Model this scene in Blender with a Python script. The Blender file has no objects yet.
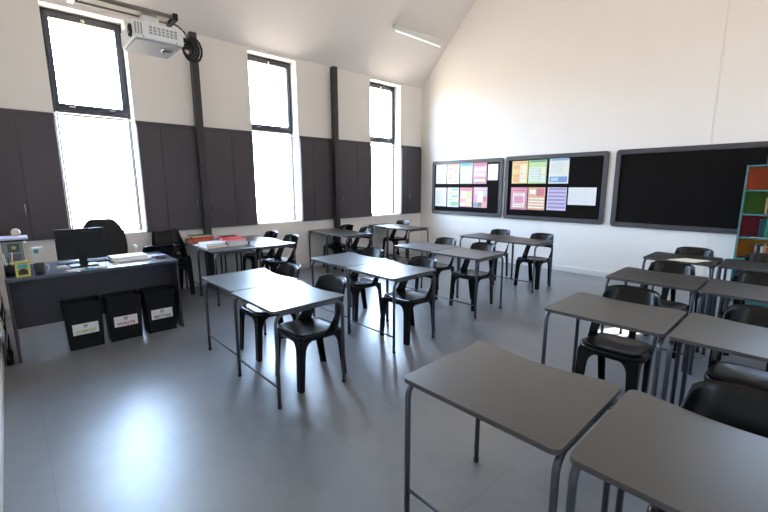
import bpy, bmesh, math, random
from mathutils import Vector, Matrix
random.seed(7)
PI = math.pi
scene = bpy.context.scene
COL = scene.collection

# ------------------------------------------------------------------ materials
def lin(c):
    return tuple((x / 12.92 if x <= .04045 else ((x + .055) / 1.055) ** 2.4) for x in c)
def rgb(r, g, b):
    return lin((r / 255, g / 255, b / 255))
def mat(name, col, rough=.6, metal=0.0, spec=.5, noise=None, bump=None, coat=0.0, roughvar=None):
    m = bpy.data.materials.new(name); m.use_nodes = True
    nt = m.node_tree; b = nt.nodes['Principled BSDF']
    b.inputs['Base Color'].default_value = (*col, 1)
    b.inputs['Roughness'].default_value = rough
    b.inputs['Metallic'].default_value = metal
    b.inputs['Specular IOR Level'].default_value = spec
    if coat:
        b.inputs['Coat Weight'].default_value = coat
    tc = nt.nodes.new('ShaderNodeTexCoord')
    if noise:
        sc, amt = noise
        n = nt.nodes.new('ShaderNodeTexNoise'); n.inputs['Scale'].default_value = sc; n.inputs['Detail'].default_value = 5
        nt.links.new(tc.outputs['Object'], n.inputs['Vector'])
        r = nt.nodes.new('ShaderNodeMapRange')
        r.inputs['From Min'].default_value = .3; r.inputs['From Max'].default_value = .7
        r.inputs['To Min'].default_value = 1 - amt; r.inputs['To Max'].default_value = 1 + amt
        nt.links.new(n.outputs['Fac'], r.inputs['Value'])
        mx = nt.nodes.new('ShaderNodeVectorMath'); mx.operation = 'SCALE'
        mx.inputs[0].default_value = col
        nt.links.new(r.outputs['Result'], mx.inputs['Scale'])
        nt.links.new(mx.outputs['Vector'], b.inputs['Base Color'])
    if roughvar:
        sc, lo, hi = roughvar
        n = nt.nodes.new('ShaderNodeTexNoise'); n.inputs['Scale'].default_value = sc; n.inputs['Detail'].default_value = 6
        nt.links.new(tc.outputs['Object'], n.inputs['Vector'])
        r = nt.nodes.new('ShaderNodeMapRange')
        r.inputs['From Min'].default_value = .3; r.inputs['From Max'].default_value = .7
        r.inputs['To Min'].default_value = lo; r.inputs['To Max'].default_value = hi
        nt.links.new(n.outputs['Fac'], r.inputs['Value']); nt.links.new(r.outputs['Result'], b.inputs['Roughness'])
    if bump:
        sc, st, di = bump
        n = nt.nodes.new('ShaderNodeTexNoise'); n.inputs['Scale'].default_value = sc; n.inputs['Detail'].default_value = 3
        nt.links.new(tc.outputs['Object'], n.inputs['Vector'])
        bp = nt.nodes.new('ShaderNodeBump'); bp.inputs['Strength'].default_value = st; bp.inputs['Distance'].default_value = di
        nt.links.new(n.outputs['Fac'], bp.inputs['Height']); nt.links.new(bp.outputs['Normal'], b.inputs['Normal'])
    return m

M = {}
M['wall'] = mat('wall_paint', rgb(241, 237, 231), .8, noise=(1.2, .012), bump=(60, .1, .002))
M['ceiling'] = mat('ceiling_paint', rgb(237, 232, 227), .85, noise=(1.0, .012))
M['skirting'] = mat('skirting_paint', rgb(228, 226, 224), .5, noise=(3, .02))
M['cupboard'] = mat('cupboard_board', rgb(66, 58, 62), .5, noise=(5, .05))
M['cupboard_edge'] = mat('cupboard_edge', rgb(58, 52, 56), .5, noise=(5, .05))
M['column'] = mat('column_paint', rgb(44, 41, 43), .5, noise=(6, .05))
M['frame'] = mat('window_frame_paint', rgb(44, 46, 54), .35, noise=(6, .05))
M['steel'] = mat('steel_tube', rgb(84, 86, 92), .38, metal=.6, noise=(20, .04))
M['chrome'] = mat('chrome', rgb(205, 205, 205), .25, metal=.9, noise=(10, .03))
M['cap'] = mat('rubber_cap', rgb(22, 22, 24), .7, noise=(30, .1))
M['desktop'] = mat('desk_laminate', rgb(38, 36, 33), .38, spec=.55, noise=(14, .02), coat=.6)
M['desktop'].node_tree.nodes['Principled BSDF'].inputs['Coat Roughness'].default_value = .35
M['desk_edge'] = mat('desk_edge', rgb(70, 68, 69), .35, noise=(14, .05))
M['chair'] = mat('black_plastic', rgb(12, 12, 13), .27, spec=.25, noise=(10, .08), bump=(220, .08, .001))
M['black'] = mat('black_matt', rgb(17, 17, 18), .5, spec=.3, noise=(10, .06))
M['binblack'] = mat('bin_plastic', rgb(15, 15, 16), .5, spec=.25, noise=(12, .08))
M['white'] = mat('white_plastic', rgb(226, 226, 224), .4, noise=(10, .02))
M['paper'] = mat('white_paper', rgb(238, 238, 236), .8, noise=(30, .02))
M['felt'] = mat('black_felt', rgb(23, 20, 19), .95, spec=.1, noise=(160, .25), bump=(300, .3, .002))
M['boardframe'] = mat('board_frame', rgb(64, 63, 67), .45, noise=(8, .04))
M['teal'] = mat('teal_paint', rgb(58, 116, 116), .5, noise=(6, .05))
M['deskgrey'] = mat('dark_grey_board', rgb(54, 49, 55), .45, noise=(4, .05))
M['deskgreytop'] = mat('dark_grey_top', rgb(70, 74, 86), .28, noise=(6, .05))
M['fabric'] = mat('dark_fabric', rgb(42, 40, 38), .9, noise=(120, .2), bump=(250, .3, .002))
M['projgrey'] = mat('projector_grey', rgb(160, 164, 170), .5, noise=(10, .03))
M['blind'] = mat('blind_slat', rgb(236, 238, 240), .5, noise=(10, .02))
M['lens'] = mat('lens_glass', rgb(20, 24, 34), .08, noise=(5, .05))
def colm(name, r, g, b, rough=.6):
    if name not in M: M[name] = mat(name, rgb(r, g, b), rough, noise=(18, .05))
    return M[name]

# floor: worn polished vinyl with faint sheet seams
def floor_mat():
    m = bpy.data.materials.new('floor_vinyl'); m.use_nodes = True
    nt = m.node_tree; N = nt.nodes; L = nt.links; b = N['Principled BSDF']
    tc = N.new('ShaderNodeTexCoord')
    n1 = N.new('ShaderNodeTexNoise'); n1.inputs['Scale'].default_value = 1.1; n1.inputs['Detail'].default_value = 8; n1.inputs['Roughness'].default_value = .65
    n2 = N.new('ShaderNodeTexNoise'); n2.inputs['Scale'].default_value = 14; n2.inputs['Detail'].default_value = 8; n2.inputs['Roughness'].default_value = .75
    mp = N.new('ShaderNodeMapping'); mp.inputs['Scale'].default_value = (1, 2.4, 1); mp.inputs['Rotation'].default_value = (0, 0, .5)
    L.new(tc.outputs['Object'], mp.inputs['Vector'])
    L.new(tc.outputs['Object'], n1.inputs['Vector']); L.new(mp.outputs['Vector'], n2.inputs['Vector'])
    r1 = N.new('ShaderNodeValToRGB'); r1.color_ramp.elements[0].position = .3; r1.color_ramp.elements[1].position = .7
    r1.color_ramp.elements[0].color = (*rgb(100, 103, 109), 1); r1.color_ramp.elements[1].color = (*rgb(126, 128, 131), 1)
    L.new(n1.outputs['Fac'], r1.inputs['Fac'])
    r2 = N.new('ShaderNodeMapRange'); r2.inputs['From Min'].default_value = .3; r2.inputs['From Max'].default_value = .7
    r2.inputs['To Min'].default_value = .94; r2.inputs['To Max'].default_value = 1.05
    L.new(n2.outputs['Fac'], r2.inputs['Value'])
    sc = N.new('ShaderNodeVectorMath'); sc.operation = 'SCALE'
    L.new(r1.outputs['Color'], sc.inputs[0]); L.new(r2.outputs['Result'], sc.inputs['Scale'])
    # sheet seams
    bk = N.new('ShaderNodeTexBrick'); bk.offset = 0; bk.inputs['Scale'].default_value = 1
    bk.inputs['Brick Width'].default_value = 1.9; bk.inputs['Row Height'].default_value = 1.9
    bk.inputs['Mortar Size'].default_value = .0035; bk.inputs['Mortar Smooth'].default_value = .3
    bk.inputs['Color1'].default_value = (1, 1, 1, 1); bk.inputs['Color2'].default_value = (1, 1, 1, 1)
    bk.inputs['Mortar'].default_value = (.80, .80, .80, 1)
    L.new(tc.outputs['Object'], bk.inputs['Vector'])
    mu = N.new('ShaderNodeVectorMath'); mu.operation = 'MULTIPLY'
    L.new(sc.outputs['Vector'], mu.inputs[0]); L.new(bk.outputs['Color'], mu.inputs[1])
    L.new(mu.outputs['Vector'], b.inputs['Base Color'])
    rr = N.new('ShaderNodeMapRange'); rr.inputs['From Min'].default_value = .3; rr.inputs['From Max'].default_value = .7
    rr.inputs['To Min'].default_value = .30; rr.inputs['To Max'].default_value = .38
    L.new(n2.outputs['Fac'], rr.inputs['Value']); L.new(rr.outputs['Result'], b.inputs['Roughness'])
    bp = N.new('ShaderNodeBump'); bp.inputs['Strength'].default_value = .06; bp.inputs['Distance'].default_value = .004
    L.new(n1.outputs['Fac'], bp.inputs['Height']); L.new(bp.outputs['Normal'], b.inputs['Normal'])
    b.inputs['Specular IOR Level'].default_value = .8
    b.inputs['Coat Weight'].default_value = .32; b.inputs['Coat Roughness'].default_value = .33
    return m
M['floor'] = floor_mat()

def glass_mat():
    m = bpy.data.materials.new('window_glass'); m.use_nodes = True
    nt = m.node_tree; N = nt.nodes; L = nt.links
    N.remove(N['Principled BSDF']); out = N['Material Output']
    t = N.new('ShaderNodeBsdfTransparent'); g = N.new('ShaderNodeBsdfGlossy'); g.inputs['Roughness'].default_value = .02
    t.inputs['Color'].default_value = (.95, .97, .97, 1)
    lw = N.new('ShaderNodeLayerWeight'); lw.inputs['Blend'].default_value = .5
    pw = N.new('ShaderNodeMath'); pw.operation = 'POWER'; pw.inputs[1].default_value = 5
    f = N.new('ShaderNodeMath'); f.operation = 'MULTIPLY_ADD'; f.inputs[1].default_value = .9; f.inputs[2].default_value = .04
    L.new(lw.outputs['Facing'], pw.inputs[0]); L.new(pw.outputs['Value'], f.inputs[0])
    mx = N.new('ShaderNodeMixShader')
    L.new(f.outputs['Value'], mx.inputs['Fac']); L.new(t.outputs['BSDF'], mx.inputs[1]); L.new(g.outputs['BSDF'], mx.inputs[2])
    L.new(mx.outputs['Shader'], out.inputs['Surface'])
    return m
M['glass'] = glass_mat()
def emit_mat(name, col, s):
    m = bpy.data.materials.new(name); m.use_nodes = True
    b = m.node_tree.nodes['Principled BSDF']
    b.inputs['Base Color'].default_value = (.8, .8, .8, 1)
    b.inputs['Emission Color'].default_value = (*col, 1); b.inputs['Emission Strength'].default_value = s
    return m
M['tube'] = emit_mat('lit_tube', (1, .97, .92), .95)

# ------------------------------------------------------------------ mesh helpers
def add_box(bm, x0, x1, y0, y1, z0, z1, mi=0, rot=None, taper=None):
    vs = []
    for z in (z0, z1):
        for (x, y) in ((x0, y0), (x1, y0), (x1, y1), (x0, y1)):
            if taper and z == z0:
                cx, cy = (x0 + x1) / 2, (y0 + y1) / 2
                x, y = cx + (x - cx) * taper, cy + (y - cy) * taper
            v = Vector((x, y, z))
            if rot: v = rot @ v
            vs.append(bm.verts.new(v))
    fs = [(3, 2, 1, 0), (4, 5, 6, 7), (0, 1, 5, 4), (1, 2, 6, 5), (2, 3, 7, 6), (3, 0, 4, 7)]
    out = []
    for f in fs:
        fc = bm.faces.new([vs[i] for i in f]); fc.material_index = mi; out.append(fc)
    return out
def rotz(a, c=(0, 0, 0)):
    return Matrix.Translation(c) @ Matrix.Rotation(a, 4, 'Z') @ Matrix.Translation([-k for k in c])
def add_prism(bm, pts, z0, z1, mi=0, mtop=None, rot=None):
    a = [bm.verts.new((rot @ Vector((x, y, z0))) if rot else (x, y, z0)) for x, y in pts]
    b = [bm.verts.new((rot @ Vector((x, y, z1))) if rot else (x, y, z1)) for x, y in pts]
    n = len(pts)
    f = bm.faces.new(a[::-1]); f.material_index = mi
    f = bm.faces.new(b); f.material_index = mi if mtop is None else mtop
    for i in range(n):
        f = bm.faces.new((a[i], a[(i + 1) % n], b[(i + 1) % n], b[i])); f.material_index = mi
def add_poly_x(bm, pts, y0, y1, mi=0):   # polygon in xz extruded in y
    a = [bm.verts.new((x, y0, z)) for x, z in pts]; b = [bm.verts.new((x, y1, z)) for x, z in pts]
    n = len(pts)
    bm.faces.new(a); bm.faces.new(b[::-1])
    for i in range(n):
        bm.faces.new((a[(i + 1) % n], a[i], b[i], b[(i + 1) % n]))
def add_tube(bm, pts, r, seg=10, mi=0, caps=True):
    pts = [Vector(p) for p in pts]; rings = []
    up = None
    for i, p in enumerate(pts):
        if i == 0: d = pts[1] - p
        elif i == len(pts) - 1: d = p - pts[i - 1]
        else: d = (pts[i + 1] - p).normalized() + (p - pts[i - 1]).normalized()
        d.normalize()
        if up is None:
            up = d.orthogonal().normalized()
        else:
            up = (up - d * up.dot(d)).normalized()
        s = d.cross(up)
        rr = r[i] if isinstance(r, (list, tuple)) else r
        rings.append([bm.verts.new(p + (up * math.cos(2 * PI * k / seg) + s * math.sin(2 * PI * k / seg)) * rr) for k in range(seg)])
    for a, b in zip(rings, rings[1:]):
        for k in range(seg):
            f = bm.faces.new((a[k], a[(k + 1) % seg], b[(k + 1) % seg], b[k])); f.material_index = mi; f.smooth = True
    if caps:
        f = bm.faces.new(rings[0][::-1]); f.material_index = mi
        f = bm.faces.new(rings[-1]); f.material_index = mi
def add_lathe(bm, prof, c=(0, 0, 0), seg=24, mi=0):
    rings = []
    for r, z in prof:
        rings.append([bm.verts.new((c[0] + r * math.cos(2 * PI * k / seg), c[1] + r * math.sin(2 * PI * k / seg), c[2] + z)) for k in range(seg)])
    for a, b in zip(rings, rings[1:]):
        for k in range(seg):
            f = bm.faces.new((a[k], a[(k + 1) % seg], b[(k + 1) % seg], b[k])); f.material_index = mi; f.smooth = True
    f = bm.faces.new(rings[0][::-1]); f.material_index = mi
    f = bm.faces.new(rings[-1]); f.material_index = mi
def rrect(x0, x1, y0, y1, r, n=5):
    pts = []
    for cx, cy, a0 in ((x1 - r, y1 - r, 0), (x0 + r, y1 - r, PI / 2), (x0 + r, y0 + r, PI), (x1 - r, y0 + r, 1.5 * PI)):
        for k in range(n + 1):
            a = a0 + (PI / 2) * k / n
            pts.append((cx + r * math.cos(a), cy + r * math.sin(a)))
    return pts
def B(): return bmesh.new()
def bx(*a, **k):
    bm = B(); add_box(bm, *a, **k); return bm
def obj(name, bm, mats, parent=None, bevel=0, smooth=False, mods=None):
    me = bpy.data.meshes.new(name)
    bmesh.ops.recalc_face_normals(bm, faces=bm.faces)
    if smooth:
        for f in bm.faces: f.smooth = True
    bm.to_mesh(me); bm.free()
    o = bpy.data.objects.new(name, me); COL.objects.link(o)
    for m in (mats if isinstance(mats, (list, tuple)) else [mats]): me.materials.append(m)
    if parent: o.parent = parent
    if bevel:
        md = o.modifiers.new('bevel', 'BEVEL'); md.width = bevel; md.segments = 2; md.limit_method = 'ANGLE'; md.angle_limit = math.radians(40)
    return o
def thing(name, label, cat, loc=(0, 0, 0), rz=0, group=None):
    o = bpy.data.objects.new(name, None); COL.objects.link(o)
    o.empty_display_size = .1
    o.location = loc; o.rotation_euler = (0, 0, rz); return tag(o, label, cat, group)
def tag(o, label, cat, group=None):
    o['label'] = label; o['category'] = cat
    if group: o['group'] = group
    return o
def struct(name, bm, m, parent=None, bevel=0):
    o = obj(name, bm, m, parent, bevel)
    if not parent: o['kind'] = 'structure'
    return o
def dup(root, loc, rz, label, group=None, scale=None):
    r = root.copy(); COL.objects.link(r); r.location = loc; r.rotation_euler = (0, 0, rz)
    r['label'] = label
    if scale: r.scale = scale
    if group: r['group'] = group
    for ch in list(root.children):
        c = ch.copy(); COL.objects.link(c); c.parent = r
        for g in ch.children:
            d = g.copy(); COL.objects.link(d); d.parent = c
    return r

# ------------------------------------------------------------------ room shell
W, L0, L1, EAVE, SL = 7.8, -.22, 7.49, 3.85, 1.03
RX = W / 2; RZ = EAVE + SL * RX
T = .28
SILL, HEAD = .93, 3.80
OPEN = [(.56, 1.443), (3.185, 4.085), (5.865, 6.773)]
struct('floor', bx(-T, W + T, L0 - .15, L1 + .15, -.1, 0), M['floor'])
def window_wall(x0, x1, opens):
    bm = B(); ys = [L0 - .15]
    for a, b in opens: ys += [a, b]
    ys.append(L1 + .15)
    for i in range(0, len(ys), 2):
        add_box(bm, x0, x1, ys[i], ys[i + 1], 0, EAVE)
    for a, b in opens:
        add_box(bm, x0, x1, a, b, 0, SILL); add_box(bm, x0, x1, a, b, HEAD, EAVE)
    return bm
struct('wall_left', window_wall(-T, 0, OPEN), M['wall'])
OPEN_FILL = [(.8, 1.42), (3.2, 3.82), (5.4, 6.02)]  # unseen windows added for fill light; narrow so their reveals stop the sun
struct('wall_right', window_wall(W, W + T, OPEN_FILL), M['wall'])
gable = [(-T, 0), (W + T, 0), (W + T, EAVE), (W, EAVE), (RX, RZ), (0, EAVE), (-T, EAVE)]
HX0, HX1, HZ0, HZ1 = 6.45, 6.80, 2.88, 3.95      # high window right of the bookcase
rl = lambda x: EAVE + SL * (W - x)
bm = B()
add_poly_x(bm, [(-T, 0), (HX0, 0), (HX0, rl(HX0)), (RX, RZ), (0, EAVE), (-T, EAVE)], L1, L1 + .15)
add_poly_x(bm, [(HX1, 0), (W + T, 0), (W + T, EAVE), (W, EAVE), (HX1, rl(HX1))], L1, L1 + .15)
add_poly_x(bm, [(HX0, 0), (HX1, 0), (HX1, HZ0), (HX0, HZ0)], L1, L1 + .15)
add_poly_x(bm, [(HX0, HZ1), (HX1, HZ1), (HX1, rl(HX1)), (HX0, rl(HX0))], L1, L1 + .15)
struct('wall_back', bm, M['wall'])
hw_ = bpy.data.objects.new('window_7', None); COL.objects.link(hw_); hw_['kind'] = 'structure'; hw_.location = (HX0, L1 + .10, HZ0)
bm = B(); add_box(bm, 0, .03, 0, .045, 0, HZ1 - HZ0); add_box(bm, HX1 - HX0 - .03, HX1 - HX0, 0, .045, 0, HZ1 - HZ0)
add_box(bm, .03, HX1 - HX0 - .03, 0, .045, 0, .03); add_box(bm, .03, HX1 - HX0 - .03, 0, .045, HZ1 - HZ0 - .03, HZ1 - HZ0)
obj('window_frame', bm, M['frame'], hw_, .003)
obj('pane', bx(.028, HX1 - HX0 - .028, .018, .024, .028, HZ1 - HZ0 - .028), M['glass'], hw_)
bm = B(); add_poly_x(bm, gable, L0 - .15, L0)
struct('wall_front', bm, M['wall'])
bm = B()
add_poly_x(bm, [(-T, EAVE), (0, EAVE), (RX, RZ), (RX, RZ + .15), (-T, EAVE + .15)], L0 - .15, L1 + .15)
add_poly_x(bm, [(W + T, EAVE), (W, EAVE), (RX, RZ), (RX, RZ + .15), (W + T, EAVE + .15)], L0 - .15, L1 + .15)
struct('ceiling', bm, M['ceiling'])
struct('baseboard_back', bx(.02, W, L1 - .018, L1, 0, .10), M['skirting'], bevel=.004)
struct('baseboard_left', bx(0, .018, L0 + .02, L1 - .02, 0, .10), M['skirting'], bevel=.004)
struct('baseboard_front', bx(.02, W - .02, L0, L0 + .018, 0, .10), M['skirting'], bevel=.004)
struct('baseboard_right', bx(W - .018, W, L0 + .02, L1 - .02, 0, .10), M['skirting'], bevel=.004)
struct('trim_1', bx(5.556, 5.562, L1 - .004, L1 + .002, 2.18, 5.9), M['skirting'])
struct('trim_2', bx(5.688, 5.694, L1 - .004, L1 + .002, .10, .90), M['skirting'])

def make_window(n, a, b, side):
    # side -1: window wall at x<0 ; +1: added fill windows in the right hand wall
    X = (lambda v: v) if side < 0 else (lambda v: W - v)
    def BX(bm, x0, x1, *r, **k):
        p, q = sorted((X(x0), X(x1))); add_box(bm, p, q, *r, **k)
    root = bpy.data.objects.new('window_%d' % n, None); COL.objects.link(root); root['kind'] = 'structure'
    root.location = (X(-.2), (a + b) / 2, SILL)
    off = Vector(root.location)
    def O(name, bm, m, par, bev=0):
        bmesh.ops.translate(bm, verts=bm.verts, vec=-off)
        return obj(name, bm, m, par, bev)
    fx0, fx1 = -.255, -.20
    zt0, zt1 = 2.55, 2.61
    bm = B()                                    # outer frame
    BX(bm, fx0, fx1, a, a + .035, SILL, HEAD); BX(bm, fx0, fx1, b - .035, b, SILL, HEAD)
    BX(bm, fx0, fx1, a + .035, b - .035, HEAD - .035, HEAD); BX(bm, fx0, fx1, a + .035, b - .035, SILL, SILL + .03)
    BX(bm, fx0, fx1, a + .035, b - .035, zt0, zt1)
    f = O('window_frame', bm, M['frame'], root, .004)
    bm = B(); s0, s1 = a + .035, b - .035        # top hung sash
    t0, t1 = zt1, HEAD - .035
    BX(bm, fx0 + .005, fx1 + .02, s0, s0 + .055, t0, t1); BX(bm, fx0 + .005, fx1 + .02, s1 - .055, s1, t0, t1)
    BX(bm, fx0 + .005, fx1 + .02, s0 + .055, s1 - .055, t1 - .065, t1); BX(bm, fx0 + .005, fx1 + .02, s0 + .055, s1 - .055, t0, t0 + .055)
    s = O('sash', bm, M['frame'], root, .004)
    bm = B(); BX(bm, -.232, -.226, s0 + .05, s1 - .05, t0 + .05, t1 - .06)
    O('pane', bm, M['glass'], root)
    bm = B(); BX(bm, -.232, -.226, a + .03, b - .03, SILL + .025, zt0 + .005)
    O('pane', bm, M['glass'], root)
    m_ = (a + b) / 2
    bm = B(); BX(bm, fx1 + .02, fx1 + .045, m_ - .02, m_ + .02, t1 - .05, t1 - .02)
    BX(bm, fx1 + .02, fx1 + .035, m_ - .008, m_ + .008, t1 - .085, t1 - .05)
    l = O('latch', bm, M['chrome'], root, .003); l['label'] = 'silver latch'
    bm = B()
    for yy in (a + .22, b - .22): BX(bm, fx1 + .02, fx1 + .034, yy - .035, yy + .035, t0 + .012, t0 + .03)
    l = O('catch', bm, M['chrome'], root, .003); l['label'] = 'silver catch'
    return root
for i, (a, b) in enumerate(OPEN): make_window(i + 1, a, b, -1)
for i, (a, b) in enumerate(OPEN_FILL): make_window(i + 4, a, b, 1)

# venetian blinds over the lower lights
for i, ((a, b), where) in enumerate(zip(OPEN, ('behind the teacher desk', 'middle window, above the desks with stacked files', 'farthest window, nearest the room corner'))):
    r = thing('venetian_blind', 'white venetian blind on the ' + where, 'blind', (-.15, (a + b) / 2, SILL), 0, 'blinds on the window wall')
    if i == 0: r['label'] = 'white venetian blind over the lower pane of the window behind the teacher desk'
    hw = (b - a) / 2 - .012
    bm = B(); k = 0; z = .035
    c, s_ = math.cos(math.radians(3)), math.sin(math.radians(3))
    while z < 1.56:
        v = [bm.verts.new((dx * c, y, z + dx * s_)) for dx, y in ((-.008, -hw), (.008, -hw), (.008, hw), (-.008, hw))]
        bm.faces.new(v); z += .030
    sl = obj('slats', bm, M['blind'], r)
    md = sl.modifiers.new('solid', 'SOLIDIFY'); md.thickness = .0008
    obj('head_rail', bx(-.015, .015, -hw, hw, 1.575, 1.605), M['blind'], r, .003)
    obj('bottom_rail', bx(-.012, .012, -hw, hw, .006, .02), M['blind'], r, .003)
    for yy in (-hw + .03, hw - .03):
        bm = B(); add_box(bm, .0135, .015, yy - .012, yy + .012, .02, 1.575)
        obj('ladder_tape', bm, colm('tape', 150, 152, 160), r)

# ------------------------------------------------------------------ wall cupboards
cups = [(-.215, .556, .175, .15, 'black-brown wall cupboard between the front wall and the window behind the teacher desk'),
        (1.447, 2.255, 1.75, 2.18, 'dark wall cupboard between the teacher desk window and the first black column'),
        (2.255, 3.181, 2.80, 2.40, 'dark wall cupboard right of the first black column, above the stacked files'),
        (4.089, 4.88, 4.37, 4.79, 'dark wall cupboard between the middle window and the second black column'),
        (4.88, 5.861, 5.45, 5.05, 'dark wall cupboard between the second black column and the farthest window'),
        (6.777, 7.46, 6.97, 7.04, 'narrow dark wall cupboard in the far room corner')]
for (y0, y1, sm, hy, lab) in cups:
    y0 += .002; y1 -= .002
    r = thing('wall_cupboard', lab, 'cupboard', (0, (y0 + y1) / 2, .92), 0, 'wall cupboards')
    oy = (y0 + y1) / 2
    obj('body', bx(.001, .03, y0 - oy, y1 - oy, 0, 1.585), M['cupboard_edge'], r, .002)
    for (a, b) in ((y0 + .004, sm - .002), (sm + .002, y1 - .004)):
        d = obj('door', bx(.031, .05, a - oy, b - oy, .006, 1.52), M['cupboard'], r, .002)
        if a <= hy <= b:
            bm = B(); add_tube(bm, [(.051, hy - oy, .30), (.072, hy - oy, .30), (.072, hy - oy, .46), (.051, hy - oy, .46)], .006, 8)
            h = obj('handle', bm, M['chrome'], d); h['label'] = 'slim silver bar handle'

# columns
for i, (yc, lab) in enumerate(((2.285, 'slim black steel column beside the stacked files, nearer the teacher desk'), (4.85, 'slim black steel column farther along the window wall, towards the room corner'))):
    r = thing('steel_column', lab, 'column', (.11, yc, 0), 0, 'columns on the window wall')
    obj('shaft', bx(-.055, .055, -.048, .048, .012, 3.82), M['column'], r, .004)
    obj('base_plate', bx(-.075, .075, -.075, .075, .0005, .012), M['column'], r, .002)

# ------------------------------------------------------------------ student desk
DW, DD, DH = .72, .635, .74
def desk_outline(inset=0):
    w, d, r = DW / 2 - inset, DD / 2 - inset, .035
    pts = []
    # near side corners rounded, far side concave
    def arc(cx, cy, a0, n=5):
        for k in range(n + 1):
            a = a0 + PI / 2 * k / n; pts.append((cx + r * math.cos(a), cy + r * math.sin(a)))
    arc(-w + r, -d + r, PI); arc(w - r, -d + r, 1.5 * PI); arc(w - r, d - r, 0)
    for k in range(1, 16):
        t = k / 16; x = (w - r) * (1 - 2 * t); q = math.sin(PI * t)
        pts.append((x, d - .047 * q * q * (3 - 2 * q) ** .5 ))
    arc(-w + r, d - r, PI / 2)
    return pts
def make_desk():
    r = thing('school_desk', 'x', 'desk', group='grey school desks')
    bm = B(); add_prism(bm, desk_outline(), DH - .022, DH, 1, 0)
    obj('desk_top', bm, [M['desktop'], M['desk_edge']], r, .002)
    lx, ly = DW / 2 - .016, DD / 2 - .028
    rad, zt = .0138, DH - .0355
    for s in (-1, 1):
        for e in (-1, 1):
            pts = [(s * lx, e * ly, .028), (s * lx, e * ly, zt - .07)]
            for k in range(1, 7):
                a = PI / 2 * k / 6
                pts.append((s * lx, e * (ly - .07 * (1 - math.cos(a))), zt - .07 + .07 * math.sin(a)))
            pts.append((s * lx, e * .0, zt))
            bm = B(); add_tube(bm, pts, rad, 10)
            l = obj('leg', bm, M['steel'], r)
            bm = B(); add_lathe(bm, [(.0145, .0005), (.0155, .006), (.0145, .03)], (s * lx, e * ly, 0), 12)
            c = obj('foot_cap', bm, M['cap'], l); c['label'] = 'black rubber foot cap'
    bm = B(); add_tube(bm, [(-lx + .01, -ly, .158), (lx - .01, -ly, .158)], .008, 8)
    obj('stretcher', bm, M['steel'], r)
    bm = B()
    for yy in (-ly + .12, ly - .12): add_box(bm, -lx + .01, lx - .01, yy - .011, yy + .011, zt - .011, zt + .0125)
    obj('top_rail', bm, M['steel'], r)
    return r
desk0 = make_desk()
desks = [
 (2.79, 3.512, 1.26, 1.90, 'grey school desk nearest the waste bins, left half of its pair, bright with window glare'),
 (3.53, 4.25, 1.24, 1.88, 'grey school desk, right half of the pair nearest the bins, brightest window glare on top'),
 (2.63, 3.37, 2.575, 3.205, 'window-side desk of the pair just behind the pair nearest the bins'),
 (3.385, 4.12, 2.53, 3.17, 'aisle-side desk of the second pair of the middle column, white glare on its top'),
 (2.61, 3.33, 4.01, 4.64, 'window-side desk of the third pair of the middle column'),
 (3.345, 4.07, 3.96, 4.59, 'aisle-side desk of the third pair of the middle column, dull grey top'),
 (2.57, 3.27, 5.63, 6.27, 'left desk of the farthest middle pair, in front of the leftmost poster board'),
 (3.285, 3.985, 5.57, 6.20, 'right desk of the farthest middle pair, standing free before the white wall'),
 (.03, .70, 1.90, 2.52, 'wall-side desk under the green and brown folders, next to the stacked chairs'),
 (.715, 1.40, 1.89, 2.50, 'desk carrying the white binders and red folders, leg towards the bins'),
 (.03, .70, 2.535, 3.15, 'wall-side empty desk behind the green and brown folders'),
 (.715, 1.40, 2.515, 3.13, 'desk with white window glare directly behind the red folders'),
 (.03, .65, 4.20, 4.83, 'wall-side desk at the second black column'),
 (.665, 1.29, 4.15, 4.79, 'room-side desk of the window row by the second black column'),
 (.03, .66, 5.74, 6.37, 'wall-side desk under the farthest window'),
 (.675, 1.32, 5.68, 6.31, 'room-side desk of the last window row pair, near the room corner'),
 (5.52, 6.24, 1.215, 1.86, 'large foreground grey desk with nothing behind it, left of the closest pair'),
 (6.265, 6.985, 1.215, 1.86, 'foreground desk at the bottom right corner of the photo'),
 (5.48, 6.20, 2.69, 3.335, 'left desk of the second pair in the right column, chair tucked behind'),
 (6.22, 6.94, 2.69, 3.335, 'right desk of the second pair in the right column, cut by the photo edge'),
 (5.42, 6.12, 4.08, 4.74, 'left desk of the third pair in the right column'),
 (6.14, 6.84, 4.06, 4.71, 'right desk of the third pair in the right column, cut by the photo edge'),
 (5.36, 6.045, 5.52, 6.14, 'left desk of last right-hand pair, small sunlit spot on its front edge'),
 (6.065, 6.75, 5.51, 6.14, 'right desk of the last pair in the right column, in front of the bookcase'),
]
for i, (x0, x1, y0, y1, lab) in enumerate(desks):
    loc = ((x0 + x1) / 2, (y0 + y1) / 2, 0); sc = ((x1 - x0) / DW, (y1 - y0) / DD, 1)
    if i == 0:
        desk0.location = loc; desk0.scale = sc; desk0['label'] = lab
    else: dup(desk0, loc, 0, lab, scale=sc)

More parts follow.
